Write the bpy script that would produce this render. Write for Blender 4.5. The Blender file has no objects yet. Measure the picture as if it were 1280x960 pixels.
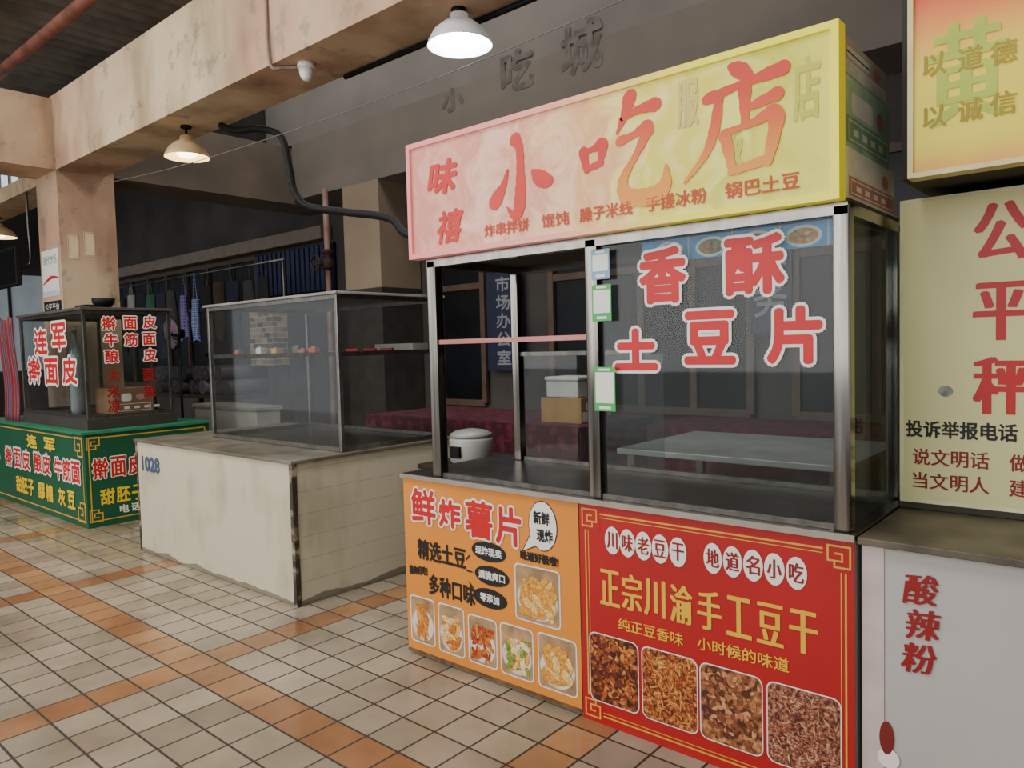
import bpy, bmesh, math, random
from mathutils import Vector, Matrix
random.seed(4)
scene=bpy.context.scene
COL=bpy.context.collection
WL={}
# ------------------------------------------------------------------ materials
def lin(h):
    if isinstance(h,str):
        h=h.lstrip('#'); c=[int(h[i:i+2],16)/255 for i in (0,2,4)]
        return tuple(((x/12.92) if x<=.04045 else ((x+.055)/1.055)**2.4) for x in c)
    return h
MC={}
def mat(name,c,rough=.6,metal=0,var=.1,scale=6,bump=0,emis=0,c2=None,spec=.5,detail=4,lo=.35,hi=.65):
    if name in MC: return MC[name]
    c=lin(c); m=bpy.data.materials.new(name); m.use_nodes=True; nt=m.node_tree; N=nt.nodes; L=nt.links
    p=N["Principled BSDF"]; p.inputs["Roughness"].default_value=rough; p.inputs["Metallic"].default_value=metal
    p.inputs["Specular IOR Level"].default_value=spec
    tc=N.new("ShaderNodeTexCoord"); nz=N.new("ShaderNodeTexNoise"); nz.inputs["Scale"].default_value=scale; nz.inputs["Detail"].default_value=detail
    L.new(tc.outputs["Object"],nz.inputs["Vector"])
    r=N.new("ShaderNodeValToRGB"); L.new(nz.outputs["Fac"],r.inputs["Fac"])
    r.color_ramp.elements[0].position=lo; r.color_ramp.elements[1].position=hi
    a=tuple(min(1,x*(1-var)) for x in c)+(1,); b=(tuple(min(1,x*(1+var)) for x in c) if c2 is None else lin(c2))+(1,)
    if c2 is not None: a=c+(1,)
    r.color_ramp.elements[0].color=a; r.color_ramp.elements[1].color=b
    L.new(r.outputs["Color"],p.inputs["Base Color"])
    if emis:
        L.new(r.outputs["Color"],p.inputs["Emission Color"]); p.inputs["Emission Strength"].default_value=emis
    if bump:
        bn=N.new("ShaderNodeBump"); bn.inputs["Strength"].default_value=bump; bn.inputs["Distance"].default_value=.01
        L.new(nz.outputs["Fac"],bn.inputs["Height"]); L.new(bn.outputs["Normal"],p.inputs["Normal"])
    MC[name]=m; return m
def glassmat(name,tint=(.9,.93,.93),dirt=.03,ref=.10,k=.22):
    if name in MC: return MC[name]
    m=bpy.data.materials.new(name); m.use_nodes=True; nt=m.node_tree; N=nt.nodes; L=nt.links
    N.remove(N["Principled BSDF"]); out=N["Material Output"]
    t=N.new("ShaderNodeBsdfTransparent"); t.inputs[0].default_value=tint+(1,)
    g=N.new("ShaderNodeBsdfGlossy"); g.inputs["Roughness"].default_value=.03
    d=N.new("ShaderNodeBsdfDiffuse"); d.inputs[0].default_value=(.55,.55,.5,1)
    lw=N.new("ShaderNodeLayerWeight"); lw.inputs[0].default_value=.25
    mm=N.new("ShaderNodeMath"); mm.operation='MULTIPLY_ADD'; mm.inputs[1].default_value=k; mm.inputs[2].default_value=ref*.12
    L.new(lw.outputs["Fresnel"],mm.inputs[0])
    a=N.new("ShaderNodeMixShader"); L.new(mm.outputs[0],a.inputs[0]); L.new(t.outputs[0],a.inputs[1]); L.new(g.outputs[0],a.inputs[2])
    tc=N.new("ShaderNodeTexCoord"); nz=N.new("ShaderNodeTexNoise"); nz.inputs["Scale"].default_value=3; nz.inputs["Detail"].default_value=6
    L.new(tc.outputs["Object"],nz.inputs["Vector"])
    m2=N.new("ShaderNodeMath"); m2.operation='MULTIPLY'; m2.inputs[1].default_value=dirt*2; L.new(nz.outputs["Fac"],m2.inputs[0])
    b=N.new("ShaderNodeMixShader"); L.new(m2.outputs[0],b.inputs[0]); L.new(a.outputs[0],b.inputs[1]); L.new(d.outputs[0],b.inputs[2])
    L.new(b.outputs[0],out.inputs["Surface"]); MC[name]=m; return m
def ramp_mat(name,axis,x0,x1,stops,rough=.4,noise=.0,emis=0,nscale=3):
    if name in MC: return MC[name]
    m=bpy.data.materials.new(name); m.use_nodes=True; nt=m.node_tree; N=nt.nodes; L=nt.links
    p=N["Principled BSDF"]; p.inputs["Roughness"].default_value=rough
    tc=N.new("ShaderNodeTexCoord"); sp=N.new("ShaderNodeSeparateXYZ"); L.new(tc.outputs["Generated"],sp.inputs[0])
    nz=N.new("ShaderNodeTexNoise"); nz.inputs["Scale"].default_value=nscale; nz.inputs["Detail"].default_value=5; nz.inputs["Distortion"].default_value=1.5; L.new(tc.outputs["Object"],nz.inputs["Vector"])
    ms=N.new("ShaderNodeMath"); ms.operation='SUBTRACT'; L.new(nz.outputs["Fac"],ms.inputs[0]); ms.inputs[1].default_value=.5
    ma=N.new("ShaderNodeMath"); ma.operation='MULTIPLY_ADD'; L.new(ms.outputs[0],ma.inputs[0]); ma.inputs[1].default_value=noise
    L.new(sp.outputs[axis],ma.inputs[2])
    r=N.new("ShaderNodeValToRGB"); L.new(ma.outputs[0],r.inputs[0]); e=r.color_ramp.elements
    e[0].position=stops[0][0]; e[0].color=lin(stops[0][1])+(1,); e[1].position=stops[-1][0]; e[1].color=lin(stops[-1][1])+(1,)
    for ps,cc in stops[1:-1]:
        q=e.new(ps); q.color=lin(cc)+(1,)
    L.new(r.outputs[0],p.inputs["Base Color"])
    if emis: L.new(r.outputs[0],p.inputs["Emission Color"]); p.inputs["Emission Strength"].default_value=emis
    MC[name]=m; return m
def food_mat(name,a,b,c,scale=40,shred=False):
    m=bpy.data.materials.new(name); m.use_nodes=True; nt=m.node_tree; N=nt.nodes; L=nt.links
    p=N["Principled BSDF"]; p.inputs["Roughness"].default_value=.45
    tc=N.new("ShaderNodeTexCoord"); nz=N.new("ShaderNodeTexNoise"); nz.inputs["Scale"].default_value=scale*.6; nz.inputs["Detail"].default_value=6; nz.inputs["Distortion"].default_value=3 if shred else 1
    v=N.new("ShaderNodeTexVoronoi"); v.inputs["Scale"].default_value=scale
    L.new(tc.outputs["Object"],nz.inputs["Vector"]); L.new(tc.outputs["Object"],v.inputs["Vector"])
    ma=N.new("ShaderNodeMath"); ma.operation='MULTIPLY_ADD'; L.new(v.outputs["Distance"],ma.inputs[0]); ma.inputs[1].default_value=-.35 ; L.new(nz.outputs["Fac"],ma.inputs[2])
    r=N.new("ShaderNodeValToRGB"); L.new(ma.outputs[0],r.inputs[0]); e=r.color_ramp.elements
    e[0].position=.2; e[0].color=lin(a)+(1,); e[1].position=.62; e[1].color=lin(c)+(1,); q=e.new(.4); q.color=lin(b)+(1,)
    L.new(r.outputs[0],p.inputs["Base Color"]); return m
# ------------------------------------------------------------------ mesh builder
class MB:
    def __init__(s): s.bm=bmesh.new(); s.mats=[]
    def mi(s,m):
        if m not in s.mats: s.mats.append(m)
        return s.mats.index(m)
    def box(s,x0,x1,y0,y1,z0,z1,m,bev=0,M=None):
        v=[s.bm.verts.new(q) for q in ((x0,y0,z0),(x1,y0,z0),(x1,y1,z0),(x0,y1,z0),(x0,y0,z1),(x1,y0,z1),(x1,y1,z1),(x0,y1,z1))]
        if M is not None:
            for a in v: a.co=M@a.co
        i=s.mi(m); fs=[]
        for q in ((3,2,1,0),(4,5,6,7),(0,1,5,4),(1,2,6,5),(2,3,7,6),(3,0,4,7)):
            f=s.bm.faces.new([v[k] for k in q]); f.material_index=i; fs.append(f)
        if bev:
            es=list({e for f in fs for e in f.edges})
            bmesh.ops.bevel(s.bm,geom=es,offset=bev,segments=2,profile=.5,affect='EDGES')
        return s
    def ring(s,c,ax,r,n):
        ax=Vector(ax).normalized(); t=Vector((0,0,1)) if abs(ax.z)<.9 else Vector((1,0,0))
        a=ax.cross(t).normalized(); b=ax.cross(a)
        return [s.bm.verts.new(Vector(c)+(a*math.cos(2*math.pi*k/n)+b*math.sin(2*math.pi*k/n))*r) for k in range(n)]
    def rings(s,R,m,caps=True,smooth=True):
        i=s.mi(m)
        for A,B in zip(R,R[1:]):
            n=len(A)
            for k in range(n):
                f=s.bm.faces.new((A[k],A[(k+1)%n],B[(k+1)%n],B[k])); f.material_index=i; f.smooth=smooth
        if caps:
            for q in (R[0][::-1],R[-1]):
                f=s.bm.faces.new(q); f.material_index=i
        return s
    def cyl(s,p0,p1,r0,m,r1=None,n=16,caps=True):
        p0,p1=Vector(p0),Vector(p1); r1=r0 if r1 is None else r1
        return s.rings([s.ring(p0,p1-p0,r0,n),s.ring(p1,p1-p0,r1,n)],m,caps)
    def tube(s,pts,r,m,n=10,sub=6):
        P=catmull([Vector(p) for p in pts],sub); R=[]
        for k,p in enumerate(P):
            d=P[min(k+1,len(P)-1)]-P[max(k-1,0)]
            R.append(s.ring(p,d,r,n))
        return s.rings(R,m)
    def lathe(s,c,prof,m,n=24,caps=True):
        R=[]
        for r,z in prof:
            R.append([s.bm.verts.new((c[0]+r*math.cos(2*math.pi*k/n),c[1]+r*math.sin(2*math.pi*k/n),c[2]+z)) for k in range(n)])
        return s.rings(R,m,caps)
    def grid(s,fn,nu,nv,m):
        i=s.mi(m); V=[[s.bm.verts.new(fn(a/nu,b/nv)) for b in range(nv+1)] for a in range(nu+1)]
        for a in range(nu):
            for b in range(nv):
                f=s.bm.faces.new((V[a][b],V[a+1][b],V[a+1][b+1],V[a][b+1])); f.material_index=i; f.smooth=True
        return s
    def make(s,name,parent=None,label=None,cat=None,kind=None,group=None,solid=0):
        me=bpy.data.meshes.new(name)
        s.bm.normal_update()
        vs=[v.co for v in s.bm.verts]
        lo=Vector([min(v[k] for v in vs) for k in range(3)]); hi=Vector([max(v[k] for v in vs) for k in range(3)])
        c=Vector(((lo.x+hi.x)/2,(lo.y+hi.y)/2,lo.z))
        for v in s.bm.verts: v.co-=c
        s.bm.to_mesh(me); s.bm.free()
        for m in s.mats: me.materials.append(m)
        o=bpy.data.objects.new(name,me); COL.objects.link(o)
        WL[o.name]=c.copy()
        if parent is not None:
            o.parent=parent; o.location=c-WL[parent.name]
        else: o.location=c
        tag(o,label,cat,kind,group)
        if solid:
            md=o.modifiers.new("s",'SOLIDIFY'); md.thickness=solid; md.offset=0
        return o
def catmull(P,sub):
    out=[]; n=len(P)
    for k in range(n-1):
        a,b,c,d=P[max(k-1,0)],P[k],P[k+1],P[min(k+2,n-1)]
        for j in range(sub):
            t=j/sub; out.append(.5*((2*b)+(c-a)*t+(2*a-5*b+4*c-d)*t*t+(3*b-a-3*c+d)*t**3))
    out.append(P[-1]); return out
def tag(o,label=None,cat=None,kind=None,group=None):
    if label: o["label"]=label
    if cat: o["category"]=cat
    if kind: o["kind"]=kind
    if group: o["group"]=group
def thing(name,loc,label,cat,group=None):
    o=bpy.data.objects.new(name,None); o.empty_display_size=.1; COL.objects.link(o); o.location=loc; WL[o.name]=Vector(loc)
    tag(o,label,cat,None,group); return o
def structure(name,*a,**k):
    b=MB(); b.box(*a,**k); return b.make(name,kind="structure")
# ------------------------------------------------------------------ printed graphics
GC={}
def gmesh(s):
    if s in GC: return GC[s]
    c=bpy.data.curves.new("tmp",'FONT'); c.body=s; c.size=1; c.resolution_u=3
    o=bpy.data.objects.new("tmp",c); COL.objects.link(o); bpy.context.view_layer.update()
    dg=bpy.context.evaluated_depsgraph_get(); me=bpy.data.meshes.new_from_object(o.evaluated_get(dg))
    V=[v.co.copy() for v in me.vertices]; F=[tuple(p.vertices) for p in me.polygons]
    bpy.data.objects.remove(o); bpy.data.curves.remove(c); bpy.data.meshes.remove(me)
    x0=min(v.x for v in V);x1=max(v.x for v in V);y0=min(v.y for v in V);y1=max(v.y for v in V)
    V=[((v.x-x0)/(x1-x0),(v.y-y0)/max(1e-6,(y1-y0))) for v in V]
    GC[s]=(V,F); return GC[s]
class Sheet:
    """flat print on plane: 'F' faces -Y at y=pos (u=X,v=Z); 'R' faces +X at x=pos (u=Y,v=Z)"""
    def __init__(s,side,pos): s.side=side; s.pos=pos; s.b=MB(); s.k=0
    def P(s,u,v,d):
        return Vector((u,s.pos-d,v)) if s.side=='F' else Vector((s.pos+d,u,v))
    def faces(s,pts,F,m,d):
        V=[s.b.bm.verts.new(s.P(p[0],p[1],d+(p[2] if len(p)>2 else 0))) for p in pts]; i=s.b.mi(m)
        for f in F:
            try: q=s.b.bm.faces.new([V[k] for k in f]); q.material_index=i
            except ValueError: pass
    def poly(s,pts,m,d): s.faces(pts,[tuple(range(len(pts)))],m,d)
    def rect(s,u0,u1,v0,v1,m,d): s.poly([(u0,v0),(u1,v0),(u1,v1),(u0,v1)],m,d)
    def rrect(s,u0,u1,v0,v1,r,m,d):
        p=[]
        for cu,cv,a in ((u1-r,v0+r,-90),(u1-r,v1-r,0),(u0+r,v1-r,90),(u0+r,v0+r,180)):
            for k in range(5):
                t=math.radians(a+k*22.5); p.append((cu+r*math.cos(t),cv+r*math.sin(t)))
        s.poly(p,m,d)
    def ell(s,cu,cv,ru,rv,m,d,rot=0,n=24):
        p=[]
        for k in range(n):
            t=2*math.pi*k/n; a,b=ru*math.cos(t),rv*math.sin(t)
            p.append((cu+a*math.cos(rot)-b*math.sin(rot),cv+a*math.sin(rot)+b*math.cos(rot)))
        s.poly(p,m,d)
    def text(s,t,u0,u1,v0,v1,m,d,bold=0,n=8,shear=0,out=None,outr=0,rot=0):
        V,F=gmesh(t)
        def put(du,dv,mm,dd):
            q=[]
            cu,cv=(u0+u1)/2,(v0+v1)/2
            for a,b in V:
                x=u0+a*(u1-u0)+shear*(b-.5)*(v1-v0)-cu; y=v0+b*(v1-v0)-cv
                q.append((cu+x*math.cos(rot)-y*math.sin(rot)+du,cv+x*math.sin(rot)+y*math.cos(rot)+dv))
            s.faces(q,F,mm,dd)
        if out is not None:
            for k in range(12):
                t_=2*math.pi*k/12; put(outr*math.cos(t_),outr*math.sin(t_),out,d-.0012+k*.00006)
        put(0,0,m,d)
        if bold:
            for k in range(n):
                t_=2*math.pi*k/n; put(bold*math.cos(t_),bold*math.sin(t_),m,d+.00006*(k+1))
    def song(s,t,u0,u1,v0,v1,m,d,h=.0008,v=.004,n=4,**kw):
        """song-style weight: thin horizontals, heavy verticals"""
        for k in range(n+1):
            o=-v/2+v*k/n
            s.text(t,u0+o,u1+o,v0+h*(k%2),v1+h*(k%2),m,d+.00006*k,**kw)
    def chars(s,t,u0,u1,vc,w,h,m,d,**k):
        n=len(t)
        for i,ch in enumerate(t):
            c=u0+w/2+(u1-u0-w)*(i/(n-1) if n>1 else 0)
            s.text(ch,c-w/2,c+w/2,vc-h/2,vc+h/2,m,d,**k)
    def stroke(s,pts,m,d,box,wk=1):
        u0,u1,v0,v1=box; s.k+=1; d=d+s.k*.0001
        P=catmull([Vector(p) for p in pts],8)
        sc=(u1-u0)*wk
        Q=[Vector((u0+p.x*(u1-u0),v0+p.y*(v1-v0),p.z*sc)) for p in P]
        W=[]
        for k,p in enumerate(Q):
            t=Q[min(k+1,len(Q)-1)]-Q[max(k-1,0)]; n=Vector((-t.y,t.x)).normalized() if t.xy.length>0 else Vector((0,1))
            w=max(.002,p.z)*.5*(1+.08*math.sin(k*1.7+s.k)); W.append((p,n,w))
        # separate overlapping facets, each a hair above the last, plus round dabs to keep corners full
        for k in range(len(W)-1):
            (p,n,w),(q,n2,w2)=W[k],W[k+1]
            if n.dot(n2)<.2: n2=n
            s.faces([(p.x+n.x*w,p.y+n.y*w),(p.x-n.x*w,p.y-n.y*w),(q.x-n2.x*w2,q.y-n2.y*w2),(q.x+n2.x*w2,q.y+n2.y*w2)],[(0,1,2,3)],m,d+k*.00001)
            s.ell(q.x,q.y,w2,w2*.96,m,d+.000005+k*.00001,n=12,rot=.7)
        p=Q[0]; s.ell(p.x,p.y,W[0][2]*1.1,W[0][2]*.9,m,d-.00001,n=12,rot=.7)
    def fret(s,cu,cv,sx,sy,a,m,d,t=.006):
        def seg(x0,y0,x1,y1):
            X=sorted((cu+sx*x0*a,cu+sx*x1*a)); Y=sorted((cv+sy*y0*a,cv+sy*y1*a))
            s.k+=1
            s.rect(X[0]-t/2,X[1]+t/2,Y[0]-t/2,Y[1]+t/2,m,d+s.k*.00003)
        for q in ((0,0,1,0),(0,0,0,1),(1,0,1,.7),(.35,.7,1,.7),(.35,.35,.35,.7),(.35,.35,.65,.35),(0,1,.7,1),(.7,.7,.7,1)): seg(*q)
    def frame(s,u0,u1,v0,v1,t,m,d):
        s.rect(u0,u1,v0,v0+t,m,d); s.rect(u0,u1,v1-t,v1,m,d); s.rect(u0,u0+t,v0+t,v1-t,m,d); s.rect(u1-t,u1,v0+t,v1-t,m,d)
    def make(s,*a,**k): return s.b.make(*a,**k)

# ------------------------------------------------------------------ shared materials
def streaky_steel(name,a,b_,rough):
    m=bpy.data.materials.new(name); m.use_nodes=True; N=m.node_tree.nodes; L=m.node_tree.links; p=N["Principled BSDF"]; p.inputs["Metallic"].default_value=1; p.inputs["Roughness"].default_value=rough
    g=N.new("ShaderNodeNewGeometry"); mp=N.new("ShaderNodeMapping"); mp.inputs["Scale"].default_value=(34,34,1.2); L.new(g.outputs["Position"],mp.inputs[0])
    n=N.new("ShaderNodeTexNoise"); n.inputs["Scale"].default_value=1; n.inputs["Detail"].default_value=2; L.new(mp.outputs[0],n.inputs["Vector"])
    r=N.new("ShaderNodeValToRGB"); L.new(n.outputs["Fac"],r.inputs[0]); e=r.color_ramp.elements; e[0].position=.3; e[0].color=lin(a)+(1,); e[1].position=.7; e[1].color=lin(b_)+(1,); L.new(r.outputs[0],p.inputs[0]); return m
chrome=streaky_steel("polished_stainless","#504c47","#a49e94",.14)
alu=mat("dull_steel_frame","#6f6c66",.35,.9,.2,25)
alu_b=mat("bright_steel_frame","#8f8b83",.28,.9,.15,25)
darksteel=mat("worn_steel_top","#55514b",.28,.8,.3,7)
glass=glassmat("dusty_glass",tint=(.80,.83,.82),dirt=.014,k=.42)
glassc=glassmat("clear_case_glass",tint=(.92,.94,.94),dirt=.008,k=.15)
glass2=glassmat("smoky_glass",tint=(.6,.62,.62),dirt=.02,ref=.2)
white=mat("white_print","#efebe2",.5,var=.02)
red=mat("red_print","#c81418",.45,var=.06)
dred=mat("dark_red_print","#8e1212",.5,var=.1)
yellow=mat("yellow_print","#f0c81c",.45,var=.05)
gold=mat("gold_print","#dba73a",.45,var=.1)
black=mat("black_print","#0e0c0b",.5,var=.1)
blackm=mat("black_rubber","#0b0b0c",.6,var=.2,spec=.25)
darkwood=mat("dark_wood","#2e2118",.6,var=.3,scale=5)
# ------------------------------------------------------------------ STRUCTURE
def floor_mat():
    m=bpy.data.materials.new("square_floor_tiles"); m.use_nodes=True; nt=m.node_tree; N=nt.nodes; L=nt.links
    p=N["Principled BSDF"]
    g=N.new("ShaderNodeNewGeometry"); sp=N.new("ShaderNodeSeparateXYZ"); L.new(g.outputs["Position"],sp.inputs[0])
    def M(op,a,b=None,c=None):
        n=N.new("ShaderNodeMath"); n.operation=op
        for i,x in enumerate((a,b,c)):
            if x is None: continue
            if isinstance(x,(int,float)): n.inputs[i].default_value=x
            else: L.new(x,n.inputs[i])
        return n.outputs[0]
    T=.18
    ox=.09-(-3.4)+T*300; oy=.09-1.6+T*300
    u=M('DIVIDE',M('ADD',sp.outputs[0],ox),T); v=M('DIVIDE',M('ADD',sp.outputs[1],oy),T)
    fu,fv=M('FRACT',u),M('FRACT',v)
    iu,iv=M('FLOOR',u),M('FLOOR',v)
    gw=.027
    grout=M('MAXIMUM',M('MAXIMUM',M('LESS_THAN',fu,gw),M('GREATER_THAN',fu,1-gw)),M('MAXIMUM',M('LESS_THAN',fv,gw),M('GREATER_THAN',fv,1-gw)))
    bu=M('COMPARE',M('MODULO',iu,10),0,.4); bv=M('COMPARE',M('MODULO',iv,10),0,.4)
    band=M('MAXIMUM',bu,bv)
    cx=N.new("ShaderNodeCombineXYZ"); L.new(iu,cx.inputs[0]); L.new(iv,cx.inputs[1])
    wn=N.new("ShaderNodeTexWhiteNoise"); wn.noise_dimensions='3D'; L.new(cx.outputs[0],wn.inputs["Vector"])
    r1=N.new("ShaderNodeValToRGB"); L.new(wn.outputs["Value"],r1.inputs[0]); r1.color_ramp.elements[0].color=lin("#928571")+(1,); r1.color_ramp.elements[1].color=lin("#ab9d86")+(1,)
    r2=N.new("ShaderNodeValToRGB"); L.new(wn.outputs["Value"],r2.inputs[0]); r2.color_ramp.elements[0].color=lin("#906342")+(1,); r2.color_ramp.elements[1].color=lin("#af8259")+(1,)
    mx=N.new("ShaderNodeMix"); mx.data_type='RGBA'; L.new(band,mx.inputs[0]); L.new(r1.outputs[0],mx.inputs[6]); L.new(r2.outputs[0],mx.inputs[7])
    nz=N.new("ShaderNodeTexNoise"); nz.inputs["Scale"].default_value=2.2; nz.inputs["Detail"].default_value=8; L.new(g.outputs["Position"],nz.inputs["Vector"])
    rr=N.new("ShaderNodeValToRGB"); rr.color_ramp.elements[0].position=.3; rr.color_ramp.elements[0].color=(.62,.6,.56,1); rr.color_ramp.elements[1].position=.6; rr.color_ramp.elements[1].color=(1,1,1,1); L.new(nz.outputs["Fac"],rr.inputs[0])
    mu=N.new("ShaderNodeMix"); mu.data_type='RGBA'; mu.blend_type='MULTIPLY'; mu.inputs[0].default_value=1; L.new(mx.outputs[2],mu.inputs[6]); L.new(rr.outputs[0],mu.inputs[7])
    m3=N.new("ShaderNodeMix"); m3.data_type='RGBA'; L.new(grout,m3.inputs[0]); L.new(mu.outputs[2],m3.inputs[6]); m3.inputs[7].default_value=lin("#33271e")+(1,)
    L.new(m3.outputs[2],p.inputs["Base Color"])
    ro=M('MULTIPLY_ADD',grout,.5,.18); L.new(ro,p.inputs["Roughness"])
    bn=N.new("ShaderNodeBump"); bn.inputs["Strength"].default_value=.5; bn.inputs["Distance"].default_value=.004; L.new(M('SUBTRACT',1,grout),bn.inputs["Height"]); L.new(bn.outputs[0],p.inputs["Normal"])
    return m
structure("floor",-19,4,-5,8,-.1,0,floor_mat())
def peelmat():
    m=bpy.data.materials.new("peeling_cream_paint"); m.use_nodes=True; nt=m.node_tree; N=nt.nodes; L=nt.links; p=N["Principled BSDF"]; p.inputs["Roughness"].default_value=.8
    g=N.new("ShaderNodeNewGeometry")
    n1=N.new("ShaderNodeTexNoise"); n1.inputs["Scale"].default_value=.9; n1.inputs["Detail"].default_value=6; L.new(g.outputs["Position"],n1.inputs["Vector"])
    r1=N.new("ShaderNodeValToRGB"); L.new(n1.outputs["Fac"],r1.inputs[0]); e=r1.color_ramp.elements; e[0].position=.35; e[0].color=lin("#bd957a")+(1,); e[1].position=.65; e[1].color=lin("#cdb996")+(1,)
    n2=N.new("ShaderNodeTexNoise"); n2.inputs["Scale"].default_value=4; n2.inputs["Detail"].default_value=12; n2.inputs["Roughness"].default_value=.68; L.new(g.outputs["Position"],n2.inputs["Vector"])
    r2=N.new("ShaderNodeValToRGB"); L.new(n2.outputs["Fac"],r2.inputs[0]); e=r2.color_ramp.elements; e[0].position=.57; e[0].color=(0,0,0,1); e[1].position=.62; e[1].color=(.75,.75,.75,1)
    mp=N.new("ShaderNodeMapping"); mp.inputs["Scale"].default_value=(2.2,2.2,.8); L.new(g.outputs["Position"],mp.inputs[0])
    n3=N.new("ShaderNodeTexNoise"); n3.inputs["Scale"].default_value=1; n3.inputs["Detail"].default_value=9; L.new(mp.outputs[0],n3.inputs["Vector"])
    r3=N.new("ShaderNodeValToRGB"); L.new(n3.outputs["Fac"],r3.inputs[0]); e=r3.color_ramp.elements; e[0].position=.35; e[0].color=(.62,.6,.56,1); e[1].position=.54; e[1].color=(1,1,1,1)
    a=N.new("ShaderNodeMix"); a.data_type='RGBA'; L.new(r2.outputs[0],a.inputs[0]); L.new(r1.outputs[0],a.inputs[6]); a.inputs[7].default_value=lin("#9a8b78")+(1,)
    b=N.new("ShaderNodeMix"); b.data_type='RGBA'; b.blend_type='MULTIPLY'; b.inputs[0].default_value=1; L.new(a.outputs[2],b.inputs[6]); L.new(r3.outputs[0],b.inputs[7])
    L.new(b.outputs[2],p.inputs[0]); bn=N.new("ShaderNodeBump"); bn.inputs["Strength"].default_value=.3; bn.inputs["Distance"].default_value=.01; L.new(r2.outputs[0],bn.inputs["Height"]); L.new(bn.outputs[0],p.inputs["Normal"])
    return m
peel=peelmat()
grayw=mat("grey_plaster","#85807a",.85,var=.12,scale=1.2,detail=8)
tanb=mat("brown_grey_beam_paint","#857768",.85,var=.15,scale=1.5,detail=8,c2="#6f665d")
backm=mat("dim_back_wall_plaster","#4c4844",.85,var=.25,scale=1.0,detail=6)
roofm=mat("weathered_roof_sheet","#a0968a",.9,var=.35,scale=1.5,detail=7)
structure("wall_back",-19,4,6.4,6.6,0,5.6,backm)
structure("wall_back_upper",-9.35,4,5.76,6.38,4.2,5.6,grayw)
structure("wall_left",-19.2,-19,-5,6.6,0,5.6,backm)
structure("wall_right",4,4.2,-1,6.6,0,5.6,backm)
b=MB(); 
b.grid(lambda a,c:(-19.2+23.4*a,-2.5+9.1*c,5.6+.035*math.sin(a*23.4*2*math.pi/.25)),760,1,roofm)
b.make("ceiling",kind="structure",solid=.01)
structure("trim_1",-8.73,3.9,2.90,3.38,3.42,4.18,peel)
structure("trim_2",-9.35,-8.73,-1.5,2.90,3.42,4.15,peel)
structure("trim_3",-9.35,-8.73,3.47,6.38,3.42,4.15,tanb)
structure("trim_4",-8.73,3.9,5.75,6.38,3.47,4.2,mat("grey_tan_beam_paint","#857d74",.85,var=.1,scale=1.5,detail=8,c2="#7a736b"))
structure("trim_5",-18.9,-9.35,2.95,3.35,3.38,3.55,peel)
structure("wall_column_front",-9.35,-8.73,2.90,3.47,0,4.18,peel)
structure("wall_column_rear",-7.67,-6.98,5.75,6.38,2.2,3.47,mat("column_rear_paint","#a08e78",.8,scale=1.5,detail=6))
structure("wall_column_rear_base",-7.67,-6.98,5.75,6.38,0,2.2,mat("column_darkened_base","#3f3a36",.6,var=.2))  # lower column darkened in colour to match the dark case glass before it
sky1=mat("pale_sky_pane","#c9d8e0",.3,emis=1.1,var=.05)
b=MB(); b.box(-18.9,-9.36,3.1,3.14,3.56,4.3,sky1)
for i in range(24): b.box(-18.9+i*.4,-18.87+i*.4,3.07,3.1,3.56,4.3,alu)
b.make("window_1",kind="structure")
b=MB(); b.box(-18.99,-18.95,1.5,6.0,1.2,3.3,mat("pale_grey_glow","#b5c0c6",.3,emis=.2,var=.15,scale=1))
for i in range(7): b.box(-18.95,-18.9,1.5+i*.74,1.56+i*.74,1.2,3.3,alu)
b.make("added_glow_panel",kind="structure")
for k,(y,z,r,mm) in enumerate(((2.62,4.5,.055,"#6f4032"),(2.2,4.85,.045,"#6a4034"),(1.2,5.1,.04,"#5a3c30"))):
    MB().cyl((-18,y,z),(3.9,y,z),r,mat("rusty_red_pipe%d"%k,mm,.7,var=.35),n=14).make("roof_pipe",label="rusty red-brown pipe running along under the dark roof",cat="pipe",group="pipes under the roof")
bm_=mat("dark_purlin","#5b4438",.85,var=.2)
for x in [-16,-14.6,-13.2,-11.8,-10.4,-8.2,-6.6,-5,-3]:
    structure("trim_6",x,x+.10,-2.4,2.88,5.2,5.36,bm_)
for y in [-1,-.3,.4,1.1,1.8,2.5]:
    structure("trim_7",-18.9,3.9,y,y+.07,5.37,5.5,bm_)
winglass=mat("dark_window_pane","#12161a",.35,var=.5,scale=1.5,spec=.25)
frm=mat("brown_window_frame","#5a473a",.55,var=.15)
def storewin(name,x0,x1,z0,z1,nx,nz=2,trans=.35):
    b=MB(); y=6.36
    b.box(x0,x1,y+.01,y+.03,z0,z1,winglass)
    for i in range(nx+1):
        x=x0+(x1-x0)*i/nx; b.box(x-.035,x+.035,y-.03,y+.01,z0,z1,frm)
    for z in (z0,z1,z1-(z1-z0)*trans): b.box(x0,x1,y-.025,y+.01,z-.035,z+.035,frm)
    return b.make(name,kind="structure")
storewin("window_2",-18.5,-10.75,.9,2.95,10)
storewin("window_3",-6.6,-5.9,.8,2.9,1)
storewin("window_4",-4.9,-2.7,.8,2.9,4)
storewin("window_5",-2.3,1.5,.8,2.9,6)
structure("trim_8",-18.9,-8.8,6.2,6.38,3.02,3.2,mat("shop_fascia","#8a7d70",.7))
b=MB()
bl=mat("navy_slats","#2a3354",.5,var=.2)
for i in range(16): b.box(-10.65+i*.122,-10.57+i*.122,6.28,6.34,2.32,2.95,bl)
b.box(-10.68,-8.72,6.34,6.38,2.3,2.98,mat("navy_back","#151a2c",.6)); b.make("window_6",kind="structure")

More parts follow.
